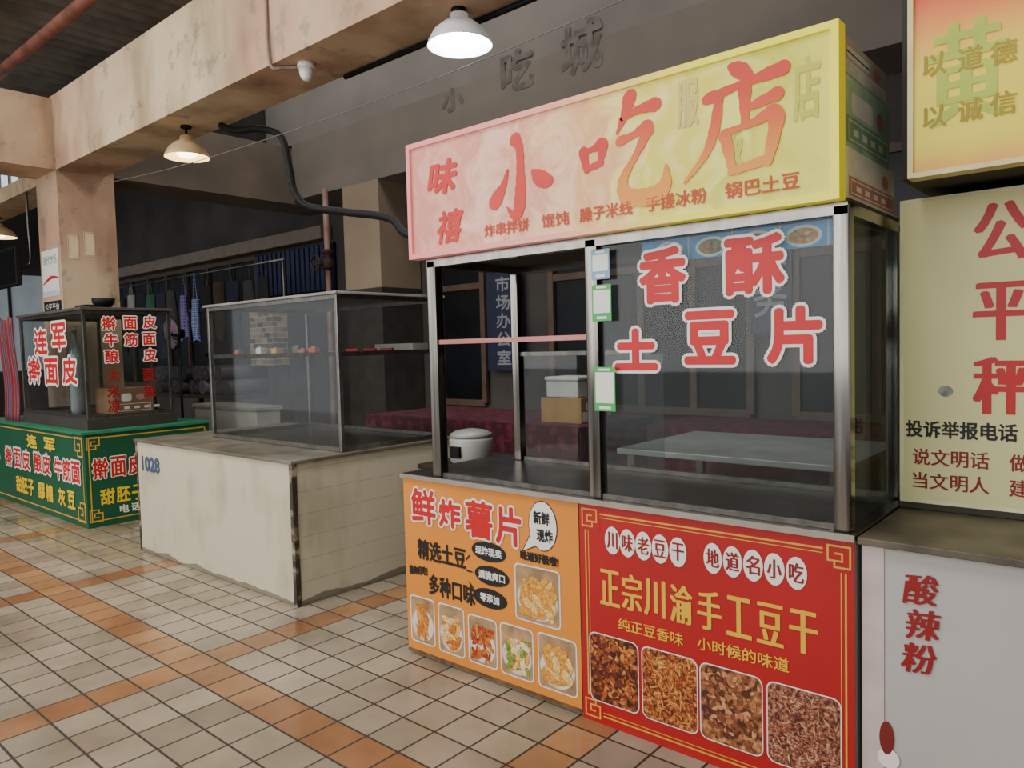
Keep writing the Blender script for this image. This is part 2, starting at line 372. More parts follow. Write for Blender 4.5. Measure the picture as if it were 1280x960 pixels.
cgrey=mat("weathered_dark_letter","#67615b",.85,scale=7,c2="#7f7a74",detail=8,lo=.42,hi=.6)
for ch,u0,u1,v0,v1 in (("小",-5.85,-5.55,3.98,4.2),("吃",-5.0,-4.6,3.98,4.36),("城",-4.25,-3.8,3.95,4.4)):
    s=Sheet('F',5.748); s.text(ch,u0,u1,v0,v1,cgrey,.002,bold=.014)
    s.make("wall_character",label="faded dark painted character on the grey upper wall",cat="lettering",group="faded wall characters")

# ------------------------------------------------------------------ MAIN SNACK STALL
st=thing("snack_stall",(-1.68,2.63,0),"stainless-framed glass snack stall with orange and red printed front panels","market stall")
Y0=2.31
body=mat("stall_body_panel","#a9a294",.6)
MB().box(-2.69,-.668,Y0+.01,2.95,0,.848,body,bev=.003).make("body",st)
b=MB(); b.box(-2.70,-.665,Y0-.012,2.96,.848,.865,darksteel,bev=.003); b.box(-2.70,-.665,Y0-.016,Y0-.012,.845,.866,mat("ledge_light_steel","#a8a093",.3,.6)); b.make("countertop",st,label="dull steel countertop with a light steel edge")
orange=mat("orange_poster_ground","#e08a2c",.42,var=.05,scale=2)
s=Sheet('F',Y0)
s.rect(-2.69,-1.674,.012,.845,orange,.004)
s.rect(-2.69,-1.674,.012,.03,mat("poster_bottom_grime","#6b4a2a",.6,var=.4,scale=20),.0045)
for ch,a,c_,v0,v1 in (("鲜",-2.63,-2.475,.645,.80),("炸",-2.445,-2.315,.65,.77),("薯",-2.28,-2.125,.63,.785),("片",-2.10,-1.965,.625,.78)):
    s.text(ch,a,c_,v0,v1,red,.0075,bold=.005,out=white,outr=.014)
s.ell(-1.85,.728,.074,.103,black,.0055); s.ell(-1.85,.728,.070,.099,white,.0062)
s.poly([(-1.915,.69),(-1.885,.64),(-1.965,.605)],black,.0054); s.poly([(-1.91,.69),(-1.882,.647),(-1.955,.613)],white,.0063)
s.text("新鲜",-1.895,-1.815,.735,.785,black,.007,bold=.002); s.text("现炸",-1.88,-1.80,.665,.715,black,.007,bold=.002)
for t,cu,cv in (("现炸现卖",-2.15,.575),("满脆爽口",-2.135,.472),("零添加",-2.15,.372)):
    s.ell(cu,cv,.10,.043,black,.006); w=.075 if len(t)==4 else .055
    s.text(t,cu-w,cu+w,cv-.018,cv+.018,white,.007,bold=.001)
s.text("味道好极啦!",-1.97,-1.775,.575,.612,black,.006,bold=.002)
s.text("精选土豆",-2.60,-2.29,.475,.565,black,.006,bold=.003); s.text("多种口味",-2.53,-2.24,.32,.41,black,.006,bold=.003)
s.text("薯你好吃!",-2.665,-2.54,.395,.435,black,.006,bold=.002,rot=.1)
for k in range(3): s.ell(-2.275+.008*k,.53-.06*k,.022,.004,black,.006,rot=.8-.8*k,n=8)
def chipm(n,a,b_): return mat(n,a,.5,c2=b_,scale=70,detail=6,lo=.4,hi=.6)
chip=[chipm("chip_golden","#c8801e","#eeb04a"),chipm("chip_deep","#a85414","#d8842c"),chipm("chip_pale","#dba84a","#f6d68c"),chipm("chip_red","#86200e","#c24a20"),chipm("chip_green","#4f6a20","#94a848"),chipm("chip_cream","#e0c888","#f8ecc0")]
edge=mat("chip_edge","#b06a20",.5,scale=60)
def photo(s,u0,u1,v0,v1,bg,cols,n,sz,asp,d=.006,full=False,rots=(0,3.1)):
    s.rrect(u0-.006,u1+.006,v0-.006,v1+.006,.02,white,d-.0006); s.rrect(u0,u1,v0,v1,.016,bg,d)
    s.ell((u0+u1)/2,v0+(v1-v0)*.4,(u1-u0)*.47,(v1-v0)*.36,mat("photo_plate_white","#ddd4c4",.4,var=.1,scale=15),d+.00015)
    for k in range(n):
        a=sz*random.uniform(.7,1.1); b_=a*random.uniform(*asp); m_=max(a,b_)
        cu=random.uniform(u0+m_,u1-m_); cv=random.uniform(v0+m_,v0+(v1-v0)*(.85 if not full else 1)-m_*(.6 if not full else 1)); ro=random.uniform(*rots)
        s.ell(cu,cv,a,b_,edge,d+.0003+k*.00003,rot=ro,n=10); s.ell(cu,cv,a*.95,b_*.9,random.choice(cols),d+.000315+k*.00003,rot=ro,n=10)
plate=mat("photo_plate_bg","#a88660",.5,var=.3,scale=12)
photo(s,-2.0,-1.775,.325,.55,plate,[chip[0],chip[2],chip[0]],46,.042,(.35,.7))
photo(s,-2.66,-2.505,.075,.285,plate,[chip[1],chip[0],chip[0]],34,.056,(.13,.2),full=True,rots=(.6,2.2))
photo(s,-2.47,-2.315,.07,.285,plate,[chip[2],chip[0],chip[1]],40,.036,(.25,.5))
photo(s,-2.28,-2.12,.07,.275,plate,[chip[3],chip[1],chip[3]],44,.028,(.2,.5))
photo(s,-2.09,-1.92,.07,.28,plate,[chip[5],chip[4],chip[2],chip[0]],44,.03,(.3,.6))
photo(s,-1.885,-1.70,.07,.285,plate,[chip[0],chip[2]],38,.038,(.45,.75))
s.make("poster_panel",st,label="orange fried potato chip poster panel")
redbg=mat("red_poster_ground","#ae1416",.42,var=.08,scale=2)
s=Sheet('F',Y0)
s.rect(-1.67,-.668,.0,.845,redbg,.004)
s.frame(-1.645,-.69,.03,.815,.006,gold,.0048); s.frame(-1.63,-.705,.045,.80,.003,gold,.0048)
for cu,sx in ((-1.655,1),(-.68,-1)):
    for cv,sy in ((.02,1),(.825,-1)):
        s.rect(*sorted((cu,cu+sx*.08)),*sorted((cv,cv+sy*.08)),redbg,.00495); s.fret(cu,cv,sx,sy,.065,gold,.0052)
for ch,c_ in zip("川味老豆干地道名小吃",(-1.52,-1.455,-1.388,-1.32,-1.25,-1.12,-1.05,-.98,-.91,-.84)):
    s.ell(c_,.72,.033,.052,white,.0055); s.song(ch,c_-.022,c_+.022,.69,.752,dred,.0065,v=.004)
tg=mat("title_soft_gold","#e6b42c",.45,var=.08)
for ch,c_ in zip("正宗川渝手工豆干",(-1.535,-1.44,-1.345,-1.24,-1.135,-1.03,-.925,-.82)):
    s.song(ch,c_-.04,c_+.04,.47,.605,tg,.006,v=.008,h=.001)
s.text("纯正豆香味",-1.50,-1.235,.39,.435,tg,.006,bold=.0006); s.text("小时候的味道",-1.18,-.865,.395,.44,tg,.006,bold=.0006)
fm=[food_mat("spicy_tofu_photo","#3a1408","#9a4a1e","#dd9a4a",60),food_mat("chili_strip_photo","#5a1c0c","#bf6a2c","#ecb866",70,True),
    food_mat("dried_tofu_photo","#4a2414","#a8683c","#dda572",46),food_mat("shredded_tofu_photo","#4a1c10","#a8664a","#e6c4a0",80,True)]
fc=[[mat("f%d%d"%(i,j),c,.5,var=.25,scale=80) for j,c in enumerate(cc)] for i,cc in enumerate((("#6a2410","#a8521f","#cc8440","#431509"),("#c47832","#8f3014","#dea452"),("#7f4426","#ac6e42","#cc9260","#56290f"),("#cfa67e","#8a4630","#b87650","#5f2612")))]
for i,(a,c_) in enumerate(((-1.63,-1.42),(-1.40,-1.185),(-1.17,-.955),(-.935,-.71))):
    s.rrect(a-.004,c_+.004,.086,.354,.028,white,.0054); s.rrect(a,c_,.09,.35,.025,fm[i],.006)
    for k in range(220):
        asp=(.10,.18) if i in (1,3) else (.35,.6); r_=random.uniform(.008,.018)
        s.ell(random.uniform(a+.02,c_-.02),random.uniform(.11,.332),r_,r_*random.uniform(*asp),random.choice(fc[i]),.0062+k*.000006,rot=random.uniform(0,3.1),n=6)
s.make("poster_panel",st,label="red poster panel with gold border and tofu photos")
def post(x0,x1,y0,y1,z0,z1,par,m=chrome,name="post"): return MB().box(x0,x1,y0,y1,z0,z1,m,bev=.005).make(name,par)
for x0,x1 in ((-2.505,-2.45),(-1.635,-1.58),(-.735,-.685)):
    post(x0,x1,2.325,2.375,.865,1.845,st)
for x0 in (-2.505,-.735): post(x0,x0+.045,2.90,2.945,.865,1.845,st)
railm=mat("rail_stainless","#8f8a82",.2,1,.15,20)
b=MB()
for (y0,y1) in ((2.325,2.37),(2.905,2.95)): b.box(-2.505,-.69,y0,y1,1.815,1.85,railm)
for x0 in (-2.505,-.735): b.box(x0,x0+.045,2.37,2.905,1.815,1.85,railm)
b.make("top_rail",st)
for (y0,y1) in ((2.325,2.37),(2.905,2.95)): MB().box(-2.45,-.735,y0+.01,y1-.01,.866,.885,alu).make("bottom_rail",st)
MB().box(-2.45,-1.635,2.335,2.36,1.468,1.488,mat("reddish_steel_rail","#a56c66",.3,.6)).make("cross_rail",st,label="reddish steel cross rail")
MB().box(-2.46,-1.7,2.915,2.94,1.40,1.42,alu).make("cross_rail",st)
MB().box(-2.50,-.69,2.33,2.94,1.851,1.862,mat("stall_roof_board","#3a332d",.7)).make("roof_panel",st)
MB().box(-1.58,-.735,2.345,2.350,.885,1.815,glass).make("glass_panel",st)
MB().box(-.715,-.708,2.376,2.899,.866,1.815,glass2).make("glass_panel",st,label="smoky side glass panel")
MB().box(-2.44,-1.642,2.918,2.922,.885,1.40,glass).make("glass_panel",st)
s=Sheet('F',2.344)
for ch,a,c_,v0,v1 in (("香",-1.405,-1.225,1.59,1.78),("酥",-1.08,-.885,1.60,1.785),("土",-1.515,-1.34,1.355,1.50),("豆",-1.23,-1.05,1.375,1.55),("片",-.94,-.772,1.375,1.55)):
    s.text(ch,a+.004,c_-.004,v0+.004,v1-.004,red,.003,bold=.008,out=white,outr=.018)
s.make("lettering",st,label="red characters with white outline on the glass")
gsheet=mat("green_sheet","#3fae57",.5,var=.04)
for (u0,u1,v0,v1,cc) in ((-1.600,-1.515,1.535,1.67,gsheet),(-1.597,-1.505,1.20,1.365,gsheet),(-1.600,-1.52,1.69,1.80,mat("blue_sheet","#7fb0d0",.5,var=.04))):
    s=Sheet('F',2.322); s.rect(u0,u1,v0,v1,cc,.001); s.rect(u0+.006,u1-.006,v0+.03,v1-.02,white,.0016)
    s.rect(u0+.02,u1-.02,v1-.014,v1-.006,white,.0016); s.rect(u0+.02,u1-.02,v0+.008,v0+.018,white,.0016)
    s.make("payment_sticker",st,label="small payment sticker with white panel")
b=Sheet('F',2.385)
bg=mat("menu_blue","#3f90d0",.45,var=.15,emis=.2)  # weak glow put into the print keeps the strip bright behind the glass
b.rect(-1.42,-.75,1.735,1.813,bg,.0)
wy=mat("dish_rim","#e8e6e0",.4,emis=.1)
for k,c_ in enumerate((-1.31,-1.15,-.99,-.84)):
    b.ell(c_,1.772,.058,.034,wy,.001); b.ell(c_,1.772,.046,.025,[chip[1],chip[4],chip[3],chip[0]][k],.0015)
    for q in range(7): b.ell(c_+random.uniform(-.028,.028),1.772+random.uniform(-.013,.013),.012,.006,random.choice(chip),.0018+q*.0001,rot=random.uniform(0,3),n=8)
    b.rect(c_+.073,c_+.079,1.735,1.813,white,.001)
b.make("menu_strip",st,label="blue menu strip with dish photographs")
sg=MB(); sg.box(-2.54,-.72,2.285,2.325,1.875,2.34,ramp_mat("banner_pink_to_yellow",0,0,1,[(0,"#dc8a78"),(.09,"#e8a590"),(.17,"#dc8c74"),(.26,"#f2c0a4"),(.36,"#e09474"),(.44,"#f2c898"),(.53,"#e2a666"),(.61,"#f2e084"),(.7,"#dccf34"),(.79,"#eae76c"),(.88,"#d0c824"),(1,"#e0da44")],.2,noise=.5,emis=.12,nscale=5))  # weak glow put into the banner colour for its lit look
sg.make("sign_box",st,label="long shop banner fading from pink to yellow")
fr=ramp_mat("sign_frame_pink_to_yellow",0,0,1,[(0,"#ef8a8c"),(.45,"#f0a090"),(.6,"#f0c468"),(.75,"#f4e92c"),(1,"#f8ef20")],.25,emis=.2)  # frame colour also glows weakly to look bright
b=MB()
b.box(-2.562,-.698,2.275,2.333,2.34,2.362,fr); b.box(-2.562,-.698,2.275,2.333,1.853,1.875,fr); b.box(-2.562,-2.54,2.275,2.333,1.875,2.34,fr); b.box(-.72,-.698,2.275,2.333,1.875,2.34,fr)
b.make("sign_frame",st)
s=Sheet('F',2.284)
sr=mat("brush_red","#cc1a12",.4,c2="#dd3520",scale=6)
grad=ramp_mat("brush_red_to_amber",2,0,1,[(0,"#f0a020"),(.28,"#ee9020"),(.5,"#e4641c"),(.75,"#d83a1a"),(1,"#d03018")],.4,noise=.12)
ghosty=mat("banner_show_through_green","#c9c53c",.4,var=.05)
s.text("服",-1.215,-1.14,2.16,2.31,mat("banner_show_through_tan","#d9c46a",.4,var=.05),.0006,bold=.003)
s.text("饭",-1.05,-.99,2.0,2.12,ghosty,.0006,bold=.003); s.text("店",-.83,-.755,2.1,2.28,ghosty,.0006,bold=.004)
s.text("味",-2.42,-2.255,2.12,2.255,sr,.0025,bold=.006,shear=.25); s.text("禧",-2.375,-2.235,1.905,2.04,sr,.0025,bold=.004,shear=.25)
bx=(-2.05,-1.78,1.965,2.265); K=1.2
s.stroke([(.46,1.0,.16),(.54,.88,.12),(.55,.6,.12),(.54,.3,.17),(.50,.08,.17),(.40,.02,.10),(.28,.14,.02)],sr,.0015,bx,K)
s.stroke([(.30,.62,.04),(.22,.44,.10),(.06,.26,.20),(-.02,.20,.08)],sr,.0015,bx,K)
s.stroke([(.78,.54,.05),(.90,.44,.19),(1.04,.38,.16),(1.10,.40,.04)],sr,.0015,bx,K)
bx=(-1.61,-1.27,1.95,2.305); K=1.2
for p in ([(.03,.58,.10),(.07,.38,.06)],[(.02,.57,.05),(.16,.585,.055),(.28,.61,.11),(.24,.42,.05)],[(.07,.39,.05),(.25,.43,.07)]): s.stroke(p,sr,.0015,bx,K)
for p in ([(.62,1.0,.13),(.57,.86,.09),(.46,.68,.02)],[(.52,.81,.05),(.72,.86,.07),(.92,.87,.12)]): s.stroke(p,grad,.0015,bx,K)
s.stroke([(.50,.60,.09),(.66,.63,.06),(.83,.67,.12),(.69,.44,.06),(.53,.22,.09),(.56,.06,.14),(.78,.01,.15),(1.0,.07,.13),(1.03,.28,.02)],grad,.0015,bx,K)
bx=(-1.15,-.85,1.95,2.315)
for p in ([(.40,1.0,.05),(.50,.95,.14),(.60,.89,.09)],[(.14,.77,.11),(.5,.82,.07),(.96,.87,.13)],[(.28,.79,.08),(.22,.5,.10),(.10,.28,.07),(-.14,.08,.03)],[(.56,.76,.12),(.56,.5,.07)],[(.58,.61,.06),(.90,.67,.12)]): s.stroke(p,grad,.0015,bx,K)
for p in ([(.34,.42,.12),(.42,.10,.07)],[(.34,.44,.06),(.65,.48,.07),(.89,.51,.14),(.80,.13,.08)],[(.40,.10,.07),(.80,.15,.09)]): s.stroke(p,grad,.0015,bx,K)
mo=mat("menu_line_orange","#c43a12",.45)
for t_,a,c_ in (("炸串拌饼",-2.10,-1.865),("馄饨",-1.80,-1.67),("臊子米线",-1.62,-1.395),("手搓冰粉",-1.34,-1.115),("锅巴土豆",-1.05,-.815)):
    s.text(t_,a,c_,1.902,1.952,mo,.0025,bold=.0012)
s.make("banner_lettering",st)
cg=mat("carton_green_print","#b4d2b0",.6,var=.2); cb=mat("carton_brown_board","#ccbaa0",.75,var=.12); cw=mat("carton_white_print","#e6e2d2",.6,var=.1); tape=mat("tape_beige","#a89474",.4)
cwl=mat("carton_faded_label","#f0ecde",.6,var=.1); credf=mat("carton_faded_red","#c88a7c",.6,var=.2); cgf=mat("carton_green_band","#90b692",.6,var=.2)
def carton(name,x0,x1,y0,y1,z0,z1,base,band,label,rt=None):
    e=thing(name,((x0+x1)/2,(y0+y1)/2,z0),label,"cardboard box")
    MB().box(x0,x1,y0,y1,z0,z1,base,bev=.004).make("body",e)
    s=Sheet('R',x1); h=z1-z0
    s.rect(y0+.01,y1-.01,z0+h*.08,z0+h*.45,band,.001); s.rrect(y0+.06,y1-.2,z0+h*.5,z0+h*.8,.02,cwl,.001)
    s.ell(y1-.12,z0+h*.65,.04,min(.03,h*.15),credf,.0012)
    s.frame(y0+.03,y1-.03,z0+h*.12,z0+h*.4,.004,cwl,.0015)
    for q in range(4): s.rect(y0+.08+q*.09,y0+.13+q*.09,z0+h*.2,z0+h*.3,cwl,.0018)
    s.make("printed_label",e)
    MB().box(x0+.02,x1-.02,(y0+y1)/2-.025,(y0+y1)/2+.025,z1-.001,z1+.001,tape).make("packing_tape",e)
carton("carton",-1.30,-.70,2.36,2.88,1.864,2.02,cw,credf,"faded white and red printed cardboard carton on the stall roof")
carton("carton",-1.30,-.71,2.37,2.86,2.023,2.24,cg,cgf,"faded green and white cardboard carton in a stack")
carton("carton",-1.28,-.72,2.36,2.86,2.243,2.36,cb,cw,"plain brown flat carton topping the stack")

# ------------------------------------------------------------------ ADJACENT STALL
ad=thing("public_scale_stall",(.2,2.8,0),"neighbouring white counter stall with pale yellow notice board","market stall")
wp=mat("white_counter_panel","#bab5ae",.45,var=.06,scale=1.5)
MB().box(-.655,1.2,Y0+.015,3.3,0,.84,wp,bev=.003).make("body",ad)
b=MB(); b.box(-.66,1.2,Y0-.01,3.3,.84,.862,mat("dirty_ledge","#5b5344",.45,var=.35),bev=.003); b.make("countertop",ad,label="grimy beige counter ledge")
s=Sheet('F',Y0+.014)
s.rect(-.652,-.592,.01,.838,mat("pinkish_trim_strip","#cfb9b4",.4),.002)
for ch,cu,cv in (("酸",-.495,.73),("辣",-.49,.63),("粉",-.50,.53)):
    s.song(ch,cu-.042,cu+.042,cv-.043,cv+.043,dred,.003,v=.006,h=.001,shear=.2,rot=.08)
s.ell(-.585,.27,.02,.05,mat("noodle_bowl_red","#7a1f18",.4),.003); s.ell(-.58,.21,.03,.03,white,.0028)
s.make("lettering",ad)
yb=mat("pale_yellow_board","#ece6a2",.45,var=.05,scale=1.2)
b=MB(); b.box(-.66,1.2,2.79,3.3,.864,1.905,yb); b.make("notice_board",ad,label="pale yellow board")
s=Sheet('F',2.79)
s.rect(-.66,1.2,.864,.885,mat("board_dark_edge","#3b3427"),.001); s.frame(-.66,1.2,.885,1.905,.012,mat("board_light_edge","#f0ebb8"),.0008)
for ch,v in (("公",1.77),("平",1.52),("秤",1.285)): s.song(ch,-.44,-.30,v-.09,v+.09,red,.002,v=.014,h=.003)
s.text("投诉举报电话",-.64,-.325,1.11,1.165,black,.002,bold=.0015)
s.song("说文明话",-.62,-.40,1.015,1.07,dred,.002,v=.002); s.song("做文明事",-.345,-.125,1.015,1.07,dred,.002,v=.002)
s.song("当文明人",-.62,-.40,.935,.99,dred,.002,v=.002); s.song("建",-.345,-.29,.935,.99,dred,.002,v=.002)
s.ell(-.523,1.265,.022,.018,mat("bare_patch_grey","#8f948c",.6,var=.3,scale=40),.001)
s.make("notice_lettering",ad)
MB().box(-.60,1.2,2.56,3.3,1.93,3.3,mat("dark_upper_cabinet","#231f1c",.7)).make("upper_cabinet",ad)
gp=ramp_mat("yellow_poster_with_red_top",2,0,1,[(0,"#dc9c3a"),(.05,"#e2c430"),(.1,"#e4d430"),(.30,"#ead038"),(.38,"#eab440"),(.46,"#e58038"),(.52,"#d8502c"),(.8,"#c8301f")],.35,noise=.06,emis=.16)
MB().box(-.555,1.2,2.505,2.555,1.935,2.9,gp).make("upper_poster",ad,label="yellow poster fading to red at the top")
b=MB(); fm_=mat("pale_brass_frame","#d2c48a",.4,.2)
b.box(-.57,-.555,2.495,2.56,1.92,2.915,fm_); b.box(-.555,1.2,2.495,2.56,1.92,1.935,fm_); b.box(-.555,1.2,2.495,2.56,2.9,2.915,fm_); b.make("poster_frame",ad)
s=Sheet('F',2.503); ol=mat("olive_print","#a8941e",.5)
s.song("黄",-.51,-.33,2.06,2.34,mat("pale_green_print","#b9cc44",.5),.0008,v=.014,h=.003)
for ch,cu,v in (("以",-.50,2.24),("道",-.41,2.235),("德",-.33,2.23),("以",-.50,2.09),("诚",-.41,2.09),("信",-.33,2.09)):
    s.song(ch,cu-.03,cu+.03,v-.032,v+.032,ol,.002,v=.003)
s.make("poster_lettering",ad)
s=Sheet('F',2.503); s.text("2000",-.40,-.27,2.405,2.435,mat("blue_print","#2f6fb0"),.002); s.make("poster_lettering",ad,label="blue numerals")

# ------------------------------------------------------------------ WHITE COUNTER 1028
wc=thing("stall_counter",(-4.7,3.0,0),"empty off-white tiled stall counter with grimy corners","market stall")
def tilemat():
    m=bpy.data.materials.new("dirty_white_counter_tile"); m.use_nodes=True; nt=m.node_tree; N=nt.nodes; L=nt.links; p=N["Principled BSDF"]; p.inputs["Roughness"].default_value=.35
    g=N.new("ShaderNodeNewGeometry"); sp=N.new("ShaderNodeSeparateXYZ"); L.new(g.outputs["Position"],sp.inputs[0])
    sn=N.new("ShaderNodeSeparateXYZ"); L.new(g.outputs["Normal"],sn.inputs[0])
    def M(op,a,b=None,c=None):
        n=N.new("ShaderNodeMath"); n.operation=op
        for i,x in enumerate((a,b,c)):
            if x is None: continue
            if isinstance(x,(int,float)): n.inputs[i].default_value=x
            else: L.new(x,n.inputs[i])
        return n.outputs[0]
    side=M('GREATER_THAN',sn.outputs[0],.5)
    gr=M('LESS_THAN',M('FRACT',M('DIVIDE',sp.outputs[2],.13)),.03)
    gr=M('MULTIPLY',gr,side)
    nz=N.new("ShaderNodeTexNoise"); nz.inputs["Scale"].default_value=2.5; nz.inputs["Detail"].default_value=9; L.new(g.outputs["Position"],nz.inputs["Vector"])
    mp=N.new("ShaderNodeMapping"); mp.inputs["Scale"].default_value=(7,7,1.5); L.new(g.outputs["Position"],mp.inputs[0])
    n2=N.new("ShaderNodeTexNoise"); n2.inputs["Scale"].default_value=1; n2.inputs["Detail"].default_value=6; L.new(mp.outputs[0],n2.inputs["Vector"])
    r=N.new("ShaderNodeValToRGB"); e=r.color_ramp.elements; e[0].position=.25; e[0].color=lin("#a09677")+(1,); e[1].position=.48; e[1].color=lin("#cdc5aa")+(1,)
    L.new(M('MULTIPLY_ADD',n2.outputs["Fac"],.4,M('MULTIPLY',nz.outputs["Fac"],.6)),r.inputs[0])
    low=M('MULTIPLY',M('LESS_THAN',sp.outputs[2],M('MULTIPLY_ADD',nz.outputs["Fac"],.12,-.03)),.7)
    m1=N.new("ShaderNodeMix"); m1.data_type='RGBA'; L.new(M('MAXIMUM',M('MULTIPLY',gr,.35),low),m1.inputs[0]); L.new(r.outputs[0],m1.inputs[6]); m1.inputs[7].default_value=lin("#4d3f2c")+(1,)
    L.new(m1.outputs[2],p.inputs["Base Color"]); return m
tm=tilemat()
MB().box(-5.73,-3.68,2.34,3.62,0,.818,tm,bev=.006).make("body",wc)
b=MB(); b.box(-5.745,-3.665,2.325,3.635,.818,.838,mat("chipped_counter_slab","#7d7666",.35,var=.25,scale=4,c2="#5c564a"),bev=.004); b.box(-5.3,-3.9,2.78,3.5,.838,.841,darksteel); b.make("worktop",wc)
grime=mat("corner_grime","#3a3025",.6,scale=11,c2="#a0967c",lo=.5,hi=.62,detail=9)
MB().box(-3.702,-3.672,2.333,2.364,0,.818,grime).make("corner_trim",wc,label="blackened corner trim"); MB().box(-5.735,-5.715,2.335,2.345,0,.818,grime).make("corner_trim",wc,label="blackened corner trim")
s=Sheet('F',2.338); s.text("1028",-5.64,-5.36,.615,.715,mat("faded_blue_stencil","#3c5470",.6),.001,bold=.006); s.make("stencil_number",wc)
def case(par,x0,x1,y0,y1,z0,z1,shelf,m,gl,t=.03,mid=True):
    for (a,c_) in ((x0,y0),(x1-t,y0),(x0,y1-t),(x1-t,y1-t)):
        MB().box(a,a+t,c_,c_+t,z0,z1,m,bev=.003).make("post",par)
    for z,nm in ((z0,"lower_rail"),(z1-t,"upper_rail")):
        b=MB()
        b.box(x0+t,x1-t,y0,y0+t,z,z+t,m); b.box(x0+t,x1-t,y1-t,y1,z,z+t,m); b.box(x0,x0+t,y0+t,y1-t,z,z+t,m); b.box(x1-t,x1,y0+t,y1-t,z,z+t,m)
        b.make(nm,par)
    if gl:
        MB().box(x0+t,x1-t,y0+.010,y0+.016,z0+t,z1-t,gl).make("glass_panel",par)
        MB().box(x1-.018,x1-.012,y0+t,y1-t,z0+t,z1-t,gl).make("glass_panel",par)
        MB().box(x0+.012,x0+.018,y0+t,y1-t,z0+t,z1-t,gl).make("glass_panel",par)
    if shelf:
        MB().box(x0+.01,x1-.02,y0+.03,y1-.01,shelf,shelf+.012,mat("shelf_glass_grey","#7c817d",.25,.3)).make("shelf",par)
        b=MB(); b.box(x0+t,x1-t,y0+.016,y0+.03,shelf-.012,shelf+.016,alu); b.box(x1-.03,x1-.019,y0+t,y1-t,shelf-.012,shelf+.016,alu); b.make("shelf_rail",par)
cs=thing("display_case",(-4.5,3.1,.841),"empty steel-framed glass display case with a pale top slab","display case")
case(cs,-5.28,-3.70,2.70,3.56,.841,1.79,1.43,alu_b,glassc,t=.026)
MB().box(-5.30,-3.68,2.68,3.58,1.791,1.808,mat("pale_top_slab","#928e86",.4,.3),bev=.003).make("top_panel",cs)
cols=["#b8382c","#d0a03a","#d8d4c8","#7a3424","#c79a3a","#5b6538","#b84a34"]
nmz=["red","yellow","white","brown","amber","olive","rust"]
for i,x in enumerate((-5.0,-4.9,-4.83,-4.62,-4.5,-4.43,-4.3,-4.12)):
    c_=cols[i%7]; h=.022+.012*(i%3); y=2.78+.04*((i*3)%4); w_=.03+.008*(i%2)
    e=thing("snack_tin",(x,y,1.443),"small lidded %s tin on the case shelf"%nmz[i%7],"tin","small tins on the case shelf")
    MB().box(x-w_,x+w_,y-.022,y+.022,1.443,1.443+h,mat("tin%d"%(i%7),c_,.4),bev=.005).make("body",e)
    MB().cyl((x,y,1.443+h),(x,y,1.452+h),.018,mat("tin_lid","#8f897c",.3,.6),n=14).make("lid",e)
for i in range(3):
    y=2.95+.14*i
    e=thing("kitchen_knife",(-3.95,y,1.443),"kitchen knife with a red handle lying on the shelf","knife","knives on the case shelf")
    MB().box(-4.14,-3.95,y-.02,y+.02,1.444,1.448,alu_b).make("blade",e)
    MB().box(-3.95,-3.83,y-.012,y+.012,1.443,1.462,mat("red_handle","#b3262a",.4),bev=.004).make("handle",e)
e=thing("enamel_tray",(-3.9,3.4,1.443),"pale metal tray with raised rim on the case shelf","tray")
b=MB(); mm=mat("enamel_pale","#9a968c",.4)
b.box(-4.2,-3.8,3.38,3.52,1.443,1.45,mm); b.box(-4.2,-3.8,3.38,3.388,1.45,1.49,mm); b.box(-4.2,-3.8,3.512,3.52,1.45,1.49,mm); b.box(-3.808,-3.8,3.388,3.512,1.45,1.49,mm); b.box(-4.2,-4.192,3.388,3.512,1.45,1.49,mm); b.make("body",e)

# ------------------------------------------------------------------ GREEN STALL
gs=thing("noodle_stall",(-8,2.9,0),"green stall counter with gold-bordered printed banner","market stall")
green=mat("green_banner","#0f5538",.42,var=.08,scale=2)
MB().box(-9.6,-6.82,2.36,2.86,0,.80,green,bev=.003).make("body",gs)
MB().box(-8.7,-6.82,2.86,3.46,0,.80,green,bev=.003).make("side_body",gs)
MB().box(-9.6,-6.80,2.335,2.86,.80,.822,mat("green_counter_edge","#2c7a58",.4)).make("worktop",gs)
MB().box(-8.7,-6.80,2.86,3.47,.80,.822,MC["green_counter_edge"]).make("worktop",gs)
s=Sheet('F',2.358)
s.frame(-9.5,-6.86,.05,.77,.012,gold,.001)
for cv,sy_ in ((.77,-1),(.05,1)): s.fret(-6.85,cv,-1,sy_,.16,gold,.0015,t=.014)
kw=dict(out=white,outr=.022)
s.chars("连军",-8.25,-7.5,.665,.27,.12,yellow,.003,bold=.006)
s.chars("擀面皮",-8.95,-8.2,.47,.21,.18,red,.004,bold=.006,**kw); s.chars("酿皮",-8.08,-7.64,.475,.2,.18,red,.004,bold=.006,**kw); s.chars("牛筋面",-7.54,-6.93,.465,.19,.18,red,.004,bold=.006,**kw)
s.chars("甜胚子",-8.65,-8.13,.21,.16,.15,yellow,.003,bold=.006); s.chars("醪糟",-8.0,-7.62,.21,.17,.15,yellow,.003,bold=.006); s.chars("灰豆",-7.48,-7.08,.21,.17,.15,yellow,.003,bold=.006)
s.chars("凉",-9.4,-9.1,.55,.25,.3,red,.004,bold=.006,**kw); s.chars("杨",-9.3,-9.1,.3,.12,.12,white,.003)
s.make("banner_lettering",gs)
s=Sheet('R',-6.819)
s.frame(2.39,3.42,.05,.77,.01,gold,.001)
for cv,sy_ in ((.77,-1),(.05,1)): s.fret(2.38,cv,1,sy_,.1,gold,.0015,t=.009)
s.chars("擀面皮",2.42,2.83,.50,.12,.17,red,.004,bold=.004,out=white,outr=.012)
s.chars("甜胚子",2.47,2.84,.25,.11,.13,yellow,.003,bold=.004); s.chars("电话",2.62,2.79,.125,.075,.07,white,.003,bold=.002)
